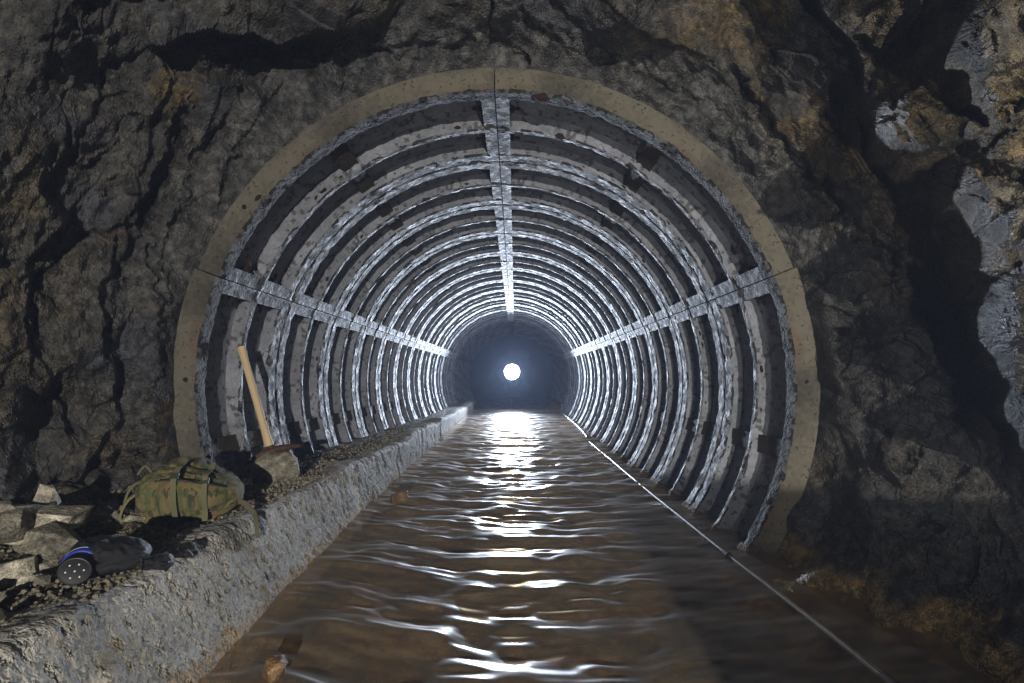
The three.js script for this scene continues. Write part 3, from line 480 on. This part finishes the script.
{
  const ground = (x, d) => ledgeHeight(x, d);
  const put = (seed, px, py, d, size, mat, label, group, turn, name) => { const p = at(px, py, d); return stone(seed, p, size, mat, label, group, turn, name); };
  // big blocks of the rubble heap: photo place of their middle, distance from where they rest
  put(1, 42, 500, 2.36, [.085, .085, .07], M.stone, 'upright pale block standing on top of the rubble heap', null, .3, 'rubble_block');
  put(2, 30, 520, 2.25, [.30, .10, .20], M.stone, 'long pale slab sloping down behind the rubble heap', null, -.2, 'rubble_block');
  put(3, 45, 545, 2.12, [.19, .115, .15], M.stoneDark, 'large grey angular block left of the blue rimmed torch', null, .2, 'rubble_block');
  put(4, -5, 528, 2.05, [.18, .09, .15], M.stoneDark, 'brown grey block at the rear edge of the rubble heap', null, 1, 'rubble_block');
  put(5, 42, 572, 2.02, [.12, .06, .09], M.stone, 'flat pale stone under the large grey block', null, .5, 'rubble_block');
  put(6, 8, 574, 1.93, [.13, .075, .1], M.stone, 'blocky pale stone with chipped corner at the heap edge', null, .9, 'rubble_block');
  put(7, 33, 587, 1.87, [.075, .06, .06], M.stone, 'small upright pale stone in front of the heap', null, .1, 'rubble_block');
  put(8, 72, 518, 2.45, [.10, .07, .09], M.stoneDark, 'grey stone behind the black cloth bag', null, .4, 'rubble_block');
  put(9, 100, 522, 2.55, [.12, .07, .1], M.stoneDark, 'knobbly grey stone between black bag and rock face', null, 1.4, 'rubble_block');
  put(10, 135, 524, 2.6, [.14, .065, .1], M.stoneDark, 'flat grey stone lying beside the backpack', null, .2, 'rubble_block');
  put(11, 118, 545, 2.35, [.12, .05, .09], M.stoneDark, 'low dark stone behind the end of the black bag', null, .7, 'rubble_block');
  put(12, 70, 603, 1.78, [.05, .035, .04], M.stone, 'fist sized pale stone below the torch', null, .7, 'rubble_block');
  put(13, 5, 607, 1.75, [.07, .03, .05], M.stone, 'flat cream stone at the kerb edge of the heap', null, .7, 'rubble_block');
  // stone that props the pickaxe, and the slab beside it
  put(21, 276, 468, 3.66, [.215, .14, .13, 44, 0.04], M.stoneDark, 'rounded grey green boulder propping the pickaxe on the ledge', null, .3, 'boulder');
  put(22, 243, 484, 3.5, [.12, .03, .07], M.stoneDark, 'thin flat dark stone on the ledge beside the backpack', null, .2, 'flat_stone');
  // stones in the stream
  put(31, 399, 498, 4.7, [.12, .10, .1], M.stoneOchre, 'brown wet stone standing out of the stream by the kerb', null, .4, 'stream_stone');
  put(32, 276, 672, 1.92, [.06, .085, .06], M.stoneOchre, 'ochre stone in the stream at the foot of the near kerb', null, 1, 'stream_stone');
  put(33, 432, 607, 2.62, [.085, .045, .06], M.stoneOchre, 'flat ochre stone just under the rippled water', null, .2, 'stream_stone').position.y = -0.035;
  put(34, 492, 468, 6.4, [.2, .035, .14], M.stoneOchre, 'low brown stone breaking the water in midstream', null, .2, 'stream_stone').position.y = -0.012;
  // smaller blocks of the heap
  const Q = rng(41), blocks = [];
  for (let i = 0; i < 6; i++) blocks.push(stoneGeometry(400 + i, 1, 0.65, 0.8, 15, 0.05));
  for (let i = 0; i < 60; i++) {
    const d = 1.45 + Q() * 1.5, [, xt] = kerbAt(d), x = xt - 0.38 - Math.pow(Q(), 0.8) * 0.75, s = 0.03 + 0.05 * Q() * Q();
    const o = single('rubble_block', blocks[i % 6], [M.stone, M.stoneDark, M.stone][i % 3], 'small angular block in the rubble heap below the left rock face', 'stone', 'small blocks of the rubble heap');
    o.scale.setScalar(s); o.position.set(x, ground(x, d) + s * 0.35, -d); o.rotation.set(Q() * 0.8, Q() * 6, Q() * 0.8);
  }
  // small loose stones scattered over the ledge
  const R = rng(77), shapes = [], mats = [M.stone, M.stone, M.stoneDark];
  for (let i = 0; i < 8; i++) shapes.push(stoneGeometry(200 + i, 1, 0.7, 0.85, 12, 0.06));
  for (let i = 0; i < 230; i++) {
    const d = 1.35 + R() * 1.9, away = 0.12 + Math.pow(R(), 0.8) * 0.75, [, xt] = kerbAt(d), x = xt - away, s = 0.012 + 0.036 * Math.pow(R(), 2.4);
    const o = single('pebble', shapes[i % 8], mats[i % 3], 'small loose pale stone scattered on the gravel beside the bags', 'stone', 'loose stones on the ledge');
    o.scale.setScalar(s); o.position.set(x, ground(x, d) + s * 0.45 + (away < 0.35 ? 0.012 : 0), -d); o.rotation.set(R() * 6, R() * 6, R() * 6);
  }
  // gravel
  const n = 9000, grav = new THREE.InstancedMesh(new THREE.IcosahedronGeometry(1, 0), M.stone, n), m = new THREE.Matrix4(), q = new THREE.Quaternion(), c = new THREE.Color();
  for (let i = 0; i < n; i++) {
    const d = i < 6400 ? 1.2 + R() * 2.6 : 3.5 + R() * R() * 9, [, xt] = kerbAt(d), x = xt - 0.06 - Math.pow(R(), 1.2) * (d > 3.4 ? 0.5 : 1.0), s = 0.0035 + 0.013 * R() * R();
    m.compose(new THREE.Vector3(x, ground(x, d) + s * 0.5 + (x > xt - 0.3 ? 0.012 : 0), -d), q.setFromEuler(new THREE.Euler(R() * 6, R() * 6, R() * 6)), new THREE.Vector3(s, s * (0.6 + 0.4 * R()), s * (0.7 + 0.5 * R())));
    grav.setMatrixAt(i, m); const v = 0.6 + 1.1 * R(); grav.setColorAt(i, c.setRGB(v, v * 0.96, v * 0.88));
  }
  grav.name = 'gravel'; lit(grav); scene.add(grav); tag(grav, 'fine grey gravel strewn over the ledge and kerb top', 'gravel', null, 'stuff');
}

// ---------------------------------------------------------------- pickaxe
{
  const o = thing('pickaxe', 'pickaxe with pale wooden handle leaning head down against the left ribs', 'pickaxe');
  const top = at(241, 347, 3.80), foot = at(271, 452, 3.72), dir = top.clone().sub(foot), len = dir.length();
  o.position.copy(foot);
  const g = new THREE.CylinderGeometry(1, 1, 1, 16, 24), p = g.attributes.position, cc = [];
  for (let i = 0; i < p.count; i++) { const t = p.getY(i) + 0.5, k = lerp(0.036, 0.028, smooth(0, .3, t)) + 0.004 * smooth(.85, 1, t); p.setXYZ(i, p.getX(i) * k, (t * 1.0) * len, p.getZ(i) * k * 0.75); const gr = 0.9 + 0.15 * noise(p.getX(i) * 300, t * 3, p.getZ(i) * 300); cc.push(gr, gr, gr); }
  g.setAttribute('color', new THREE.Float32BufferAttribute(cc, 3)); g.computeVertexNormals();
  M.wood.vertexColors = true;
  const h = part('handle', g, M.wood, o); h.quaternion.setFromUnitVectors(new THREE.Vector3(0, 1, 0), dir.normalize());
  const L = at(245, 464, 3.56).sub(foot), Rt = at(302, 446, 3.62).sub(foot), mid = new THREE.Vector3(0, 0.01, 0.0);
  const curve = new THREE.QuadraticBezierCurve3(L, mid.clone().add(new THREE.Vector3(0, .03, 0)), Rt);
  const tg = new THREE.TubeGeometry(curve, 24, 1, 8), tp = tg.attributes.position;
  for (let i = 0; i <= 24; i++) { const c = curve.getPoint(i / 24), w = lerp(0.010, 0.032, Math.sin(Math.PI * i / 24)); for (let k = 0; k <= 8; k++) { const n = i * 9 + k; tp.setXYZ(n, c.x + (tp.getX(n) - c.x) * w, c.y + (tp.getY(n) - c.y) * w, c.z + (tp.getZ(n) - c.z) * w); } }
  tg.computeVertexNormals();
  const head = part('head', tg, M.steel, o);
  const eye = part('eye', new THREE.CylinderGeometry(0.040, 0.036, 0.075, 14), M.steel, head); eye.quaternion.copy(h.quaternion); eye.position.copy(mid);
}

// ---------------------------------------------------------------- unseen rock block added behind the camera; it keeps the work lamp off the right side of the stream
{
  const g = new THREE.IcosahedronGeometry(1, 5), p = g.attributes.position, uv = [], col = [];
  for (let i = 0; i < p.count; i++) {
    const x = p.getX(i), y = p.getY(i), z = p.getZ(i), k = Math.pow(x ** 8 + y ** 8 + z ** 8, -1 / 8) * (1 + 0.02 * fbm(x * 3, y * 3, z * 3, 4));
    p.setXYZ(i, 1.43 + x * k * 0.72, 0.15 + y * k * 0.9, 0.98 + z * k * 0.45); uv.push(x + z, y * 1.7); col.push(0.14, 0.135, 0.125);
  }
  g.setAttribute('uv', new THREE.Float32BufferAttribute(uv, 2)); g.setAttribute('color', new THREE.Float32BufferAttribute(col, 3));
  structure('added_shadow_block', toCreasedNormals(g, 0.5), M.rock, 'unseen rock block added behind the camera to shade the right of the stream');
}

// ---------------------------------------------------------------- backpack, black bag, torch
// a soft body: cross-sections along its length, fn(t, angle) gives [along, up, out] in metres
function softBody(nt, na, fn) {
  const pos = [], uv = [], ii = [];
  for (let i = 0; i <= nt; i++) for (let k = 0; k <= na; k++) { const t = i / nt, a = k / na * 2 * Math.PI, p = fn(t, k === na ? 0 : a); pos.push(...p); uv.push(t, k / na); }
  for (let i = 0; i < nt; i++) for (let k = 0; k < na; k++) { const a = i * (na + 1) + k; ii.push(a, a + na + 1, a + 1, a + 1, a + na + 1, a + na + 2); }
  const g = new THREE.BufferGeometry(); g.setAttribute('position', new THREE.Float32BufferAttribute(pos, 3)); g.setAttribute('uv', new THREE.Float32BufferAttribute(uv, 2)); g.setIndex(ii); g.computeVertexNormals(); return g;
}
function ribbon(points, width, thick, side) {
  const c = new THREE.CatmullRomCurve3(points), n = points.length * 8, pos = [], ii = [];
  for (let i = 0; i <= n; i++) {
    const p = c.getPoint(i / n), t = c.getTangent(i / n), s = side.clone().addScaledVector(t, -side.dot(t)).normalize(), u = new THREE.Vector3().crossVectors(s, t).normalize();
    for (const [a, b] of [[-1, -1], [1, -1], [1, 1], [-1, 1]]) { const q = p.clone().addScaledVector(s, a * width / 2).addScaledVector(u, b * thick / 2); pos.push(q.x, q.y, q.z); }
  }
  for (let i = 0; i < n; i++) for (let k = 0; k < 4; k++) { const a = i * 4 + k, b = i * 4 + (k + 1) % 4; ii.push(a, b, a + 4, b, b + 4, a + 4); }
  ii.push(0, 2, 1, 0, 3, 2); const e = n * 4; ii.push(e, e + 1, e + 2, e, e + 2, e + 3);
  let g = new THREE.BufferGeometry(); g.setAttribute('position', new THREE.Float32BufferAttribute(pos, 3)); g.setIndex(ii); g = g.toNonIndexed(); g.computeVertexNormals(); return g;
}
{
  const camo = makeTexture(512, (x, y) => {
    const a = tileFbm(tnA, x, y, 7, 3), b = tileFbm(tnB, x, y, 8, 3), c = tileFbm(tnC, x, y, 9, 3), w = 0.93 + 0.14 * tnD(x, y, 256);
    let k = [0.45, 0.42, 0.28];
    if (a > 0.54) k = [0.34, 0.36, 0.22];
    if (b > 0.57) k = [0.46, 0.38, 0.24];
    if (c > 0.62) k = [0.26, 0.26, 0.18];
    return k.map((v) => v * w);
  }, true);
  const weave = makeTexture(256, (x, y) => { const f = 0.5 + 0.25 * Math.sin(x * 2 * Math.PI * 64) * Math.sin(y * 2 * Math.PI * 64) + 0.3 * (tileFbm(tnB, x, y, 8, 4) - 0.5); return [f, f, f]; });
  const cloth = new THREE.MeshStandardMaterial({ name: 'camouflage cloth', map: rep(camo, 2, 3), bumpMap: rep(weave, 4), bumpScale: 0.004, roughness: 0.9 });
  const web = new THREE.MeshStandardMaterial({ name: 'olive webbing', color: 0x5d5b41, bumpMap: rep(weave, 3), bumpScale: 0.002, roughness: 0.85 });
  const zip = new THREE.MeshStandardMaterial({ name: 'zip tape', color: 0x2a2a20, roughness: 0.7 });
  const buckle = new THREE.MeshStandardMaterial({ name: 'olive plastic', color: 0x34352a, roughness: 0.45 });
  const o = thing('backpack', 'camouflage backpack lying on its side on the ledge by the left tunnel leg', 'backpack');
  o.position.copy(at(192, 500, 2.76)); o.position.y = 0.40; o.scale.setScalar(0.93);
  // local axes: x to the right and away from the camera, y up, z towards the stream
  o.rotation.y = 0.25;
  const L = 0.56;
  const shape = (t, a, grow = 0) => {
    const s = t * 2 - 1, cap = Math.pow(1 - Math.pow(Math.abs(s), 3.2), 0.42), drop = lerp(1.0, 0.66, smooth(0.35, 1, t));
    const ca = Math.cos(a), sa = Math.sin(a), se = (v) => Math.sign(v) * Math.pow(Math.abs(v), 0.68);
    let ry = 0.185 * drop, rz = 0.19;
    const lobes = 0.040 * Math.abs(Math.sin(a * 2.5 + 0.4)) - 0.020, crease = 0.016 * noise(t * 9, a * 3, 3) + 0.011 * noise(t * 24, a * 7, 5) + 0.010 * Math.sin(t * 26 + 2 * Math.sin(a * 2)) * smooth(0.2, 0.9, sa);
    const k = cap * (1 + (lobes + crease) * 4) + 0;
    return [s * L / 2, Math.max(0.0, 0.155 + (ry + grow) * k * se(sa)), (rz + grow) * k * se(ca)];
  };
  const body = part('main_compartment', softBody(72, 96, (t, a) => shape(t, a)), cloth, o);
  // front pocket bulging towards the stream, and lid pocket on top
  const pocket = (t0, t1, a0, a1, out, name, mat) => {
    const nt = 26, na = 26, pos = [], uv = [], ii = [];
    for (let i = 0; i <= nt; i++) for (let k = 0; k <= na; k++) {
      const u = i / nt, v = k / na, e = Math.pow(Math.sin(Math.PI * clamp(u)), 0.35) * Math.pow(Math.sin(Math.PI * clamp(v)), 0.35), t = lerp(t0, t1, u), a = lerp(a0, a1, v);
      const p = shape(t, a, -0.006 + out * e + 0.005 * noise(u * 7, v * 6, t0 * 9) * e); pos.push(...p); uv.push(t * 1.3, a / 5);
    }
    for (let i = 0; i < nt; i++) for (let k = 0; k < na; k++) { const a = i * (na + 1) + k; ii.push(a, a + na + 1, a + 1, a + 1, a + na + 1, a + na + 2); }
    const g = new THREE.BufferGeometry(); g.setAttribute('position', new THREE.Float32BufferAttribute(pos, 3)); g.setAttribute('uv', new THREE.Float32BufferAttribute(uv, 2)); g.setIndex(ii); g.computeVertexNormals();
    return part(name, g, mat, o);
  };
  const fp = pocket(0.30, 0.93, -0.35, 0.62, 0.06, 'front_pocket', cloth), up = pocket(0.26, 0.9, 0.72, 1.32, 0.035, 'upper_pocket', cloth);
  pocket(0.22, 0.8, 1.42, 2.3, 0.03, 'lid_pocket', cloth);
  const line = (t0, t1, a, grow) => { const r = []; for (let i = 0; i <= 8; i++) r.push(new THREE.Vector3(...shape(lerp(t0, t1, i / 8), a, grow))); return r; };
  const around = (t, a0, a1, grow) => { const r = []; for (let i = 0; i <= 8; i++) r.push(new THREE.Vector3(...shape(t, lerp(a0, a1, i / 8), grow))); return r; };
  part('zip', new THREE.TubeGeometry(new THREE.CatmullRomCurve3(line(0.32, 0.92, 0.45, 0.058)), 40, 0.005, 6), zip, fp);
  part('zip', new THREE.TubeGeometry(new THREE.CatmullRomCurve3(line(0.28, 0.88, 1.18, 0.034)), 40, 0.005, 6), zip, up);
  for (const t of [0.5, 0.76]) {
    const st = part('compression_strap', ribbon(around(t, -0.4, 1.35, 0.062), 0.028, 0.004, new THREE.Vector3(1, 0, 0)), web, o);
    const b = part('buckle', new THREE.BoxGeometry(0.042, 0.035, 0.014), buckle, st), q = shape(t, 0.55, 0.058); b.position.set(...q); b.rotation.x = -0.6;
  }
  part('shoulder_strap', ribbon([[-.24, .22, .05], [-.30, .16, .10], [-.31, .08, .14], [-.25, .03, .17], [-.14, .02, .185]].map((v) => new THREE.Vector3(...v)), 0.055, 0.012, new THREE.Vector3(0.4, 0, 1)), cloth, o);
  part('shoulder_strap', ribbon([[-.22, .27, -.02], [-.30, .24, .03], [-.33, .14, .06], [-.30, .05, .10], [-.22, .015, .14]].map((v) => new THREE.Vector3(...v)), 0.05, 0.012, new THREE.Vector3(0.4, 0, 1)), web, o);
  part('hip_belt', ribbon([[.25, .12, .05], [.31, .10, .06], [.35, .07, .09], [.385, .045, .13], [.40, .02, .17], [.41, -.03, .185], [.415, -.08, .19]].map((v) => new THREE.Vector3(...v)), 0.045, 0.006, new THREE.Vector3(0.5, 0.6, 0.6)), web, o);
  part('grab_handle', new THREE.TubeGeometry(new THREE.CatmullRomCurve3([[-.2, .30, .02], [-.24, .35, .02], [-.28, .30, .02]].map((v) => new THREE.Vector3(...v))), 16, 0.008, 6), web, o);

  // black cloth bag
  const dark = new THREE.MeshStandardMaterial({ name: 'black nylon', color: 0x191a20, bumpMap: rep(weave, 3), bumpScale: 0.003, roughness: 0.55 });
  const bag = thing('cloth_bag', 'crumpled black nylon bag lying on gravel beside a blue rimmed torch', 'bag');
  bag.position.copy(at(110, 573, 1.93)); bag.position.y = 0.455; bag.rotation.y = 0.12;
  const sack = part('sack', softBody(48, 56, (t, a) => {
    const s = t * 2 - 1, cap = Math.pow(Math.max(0, 1 - Math.pow(Math.abs(s), 2.6)), 0.5), sa = Math.sin(a), ca = Math.cos(a), k = cap * (1 + 0.16 * noise(t * 7, a * 2, 4) + 0.08 * noise(t * 17 + a * 3, a * 5, 6));
    return [s * 0.145, Math.max(-0.01, 0.055 + 0.075 * k * sa * lerp(1.1, 0.7, t)), 0.085 * k * ca];
  }), dark, bag);
  part('drawstring_neck', softBody(30, 30, (t, a) => { const s = t, w = lerp(0.032, 0.05, smooth(0.3, 1, t)) * Math.sqrt(Math.max(0, 1 - Math.pow(t, 6))), k = 1 + 0.35 * noise(t * 6, a * 3, 8); return [0.13 + 0.11 * s, Math.max(-0.012, 0.02 + 0.7 * w * k * Math.sin(a)), 0.01 + w * k * Math.cos(a)]; }), dark, bag);
  part('cord', new THREE.TubeGeometry(new THREE.CatmullRomCurve3([[.13, .05, .03], [.15, .02, .06], [.05, .0, .10], [-.02, .004, .105]].map((v) => new THREE.Vector3(...v))), 24, 0.003, 5), zip, sack);

  // torch: black head with pale diodes, blue collar
  const blue = new THREE.MeshStandardMaterial({ name: 'blue plastic', color: 0x26379a, roughness: 0.4 }), dot = new THREE.MeshStandardMaterial({ name: 'clear diode', color: 0xe8ecf2, roughness: 0.25 });
  const lampo = thing('torch', 'round black torch with blue collar and ring of pale diodes on gravel', 'torch');
  lampo.position.copy(at(80, 565, 1.84)); lampo.position.y = 0.50;
  lampo.quaternion.setFromUnitVectors(new THREE.Vector3(0, 0, 1), new THREE.Vector3(0.42, -0.05, 1).normalize()); lampo.scale.setScalar(0.88);
  const lathe = (pts) => new THREE.LatheGeometry(pts.map(([x, y]) => new THREE.Vector2(x, y)), 36).rotateX(Math.PI / 2);
  const headp = part('head', lathe([[0.001, 0.05], [0.050, 0.05], [0.056, 0.056], [0.062, 0.05], [0.064, 0.0], [0.060, -0.004]]), M.black, lampo);
  part('collar', lathe([[0.058, 0.0], [0.070, 0.0], [0.073, -0.012], [0.073, -0.05], [0.066, -0.06], [0.04, -0.062]]), blue, lampo);
  const white = part('stripe', lathe([[0.0735, -0.026], [0.0745, -0.028], [0.0745, -0.034], [0.0735, -0.036]]), dot, lampo);
  part('barrel', lathe([[0.045, -0.06], [0.035, -0.08], [0.033, -0.17], [0.028, -0.18], [0.001, -0.18]]), M.black, lampo);
  for (let k = 0; k < 7; k++) { const a = k * Math.PI / 3, r = k === 6 ? 0 : 0.031, d = part('diode', new THREE.SphereGeometry(0.0036, 10, 8), dot, headp); d.position.set(r * Math.cos(a), r * Math.sin(a), 0.051); }
}

// ---------------------------------------------------------------- lamps
function discLamp(name, label, pos, target, radius, color, power, glow, angle, soft = 0.35) {
  const o = thing(name, label, 'lamp');
  o.position.set(pos.x, 0, pos.z);
  const dir = target.clone().sub(pos).normalize(), q = new THREE.Quaternion().setFromUnitVectors(new THREE.Vector3(0, 0, 1), dir);
  const floorY = pos.z < -10 ? 0.10 : -0.2;
  const housing = part('housing', new THREE.LatheGeometry([[0.001, -0.16], [radius * 0.45, -0.16], [radius * 0.6, -0.08], [radius * 1.12, 0], [radius * 1.12, 0.02], [radius, 0.02], [radius, 0.004], [0.001, 0.004]].map(([x, y]) => new THREE.Vector2(x, y)), 28).rotateX(Math.PI / 2), M.black, o);
  housing.position.set(0, pos.y, 0); housing.quaternion.copy(q);
  const lens = part('lens', new THREE.CircleGeometry(radius * 0.98, 32), new THREE.MeshStandardMaterial({ name: 'lamp glow', color: 0x000000, emissive: color, emissiveIntensity: glow }), housing);
  lens.position.z = 0.012;
  part('pole', new THREE.CylinderGeometry(0.012, 0.012, pos.y - radius - floorY - 0.25, 10).translate(0, (pos.y - radius + floorY + 0.25) / 2, 0), M.black, o);
  part('bracket', new THREE.TorusGeometry(radius * 1.15, 0.01, 6, 20, Math.PI).rotateZ(Math.PI), M.black, o).position.y = pos.y;
  for (let k = 0; k < 3; k++) { const a = k * 2.094 + 0.5, len = Math.hypot(0.3, 0.35), leg = part('leg', new THREE.CylinderGeometry(0.009, 0.009, len, 8), M.black, o); leg.position.set(Math.cos(a) * 0.15, floorY + 0.175, Math.sin(a) * 0.15); leg.quaternion.setFromUnitVectors(new THREE.Vector3(0, 1, 0), new THREE.Vector3(-Math.cos(a) * 0.3, 0.35, -Math.sin(a) * 0.3).normalize()); }
  const l = new THREE.SpotLight(color, power, 0, angle, soft, 2);
  l.position.copy(dir.clone().multiplyScalar(0.03)).add(new THREE.Vector3(0, pos.y, 0)); l.target.position.copy(l.position).add(dir); l.castShadow = true; l.shadow.radius = radius / 0.02; l.shadow.mapSize.set(1024, 1024);
  o.add(l); o.add(l.target); l.name = 'beam'; l.target.name = 'aim';
  return o;
}
discLamp('tunnel_lamp', 'dazzling white lamp shining out of the far end of the tunnel', FAR_LAMP, new THREE.Vector3(0, 1.3, 0), 0.29, COOL, FAR_POWER, 60, 0.72, 1);
discLamp('work_lamp', 'round work lamp on a stand behind the camera lighting the rock', KEY_LAMP, new THREE.Vector3(-0.5, 1.1, -3.4), 0.05, NEUTRAL, KEY_POWER, 8, 1.3);
discLamp('hand_lamp', 'small lamp on a stand beside the camera lighting the right rock', SIDE_LAMP, new THREE.Vector3(1.9, 2.1, -2.2), 0.05, NEUTRAL, SIDE_POWER, 8, 0.95, 0.5);

renderer.render(scene, camera);
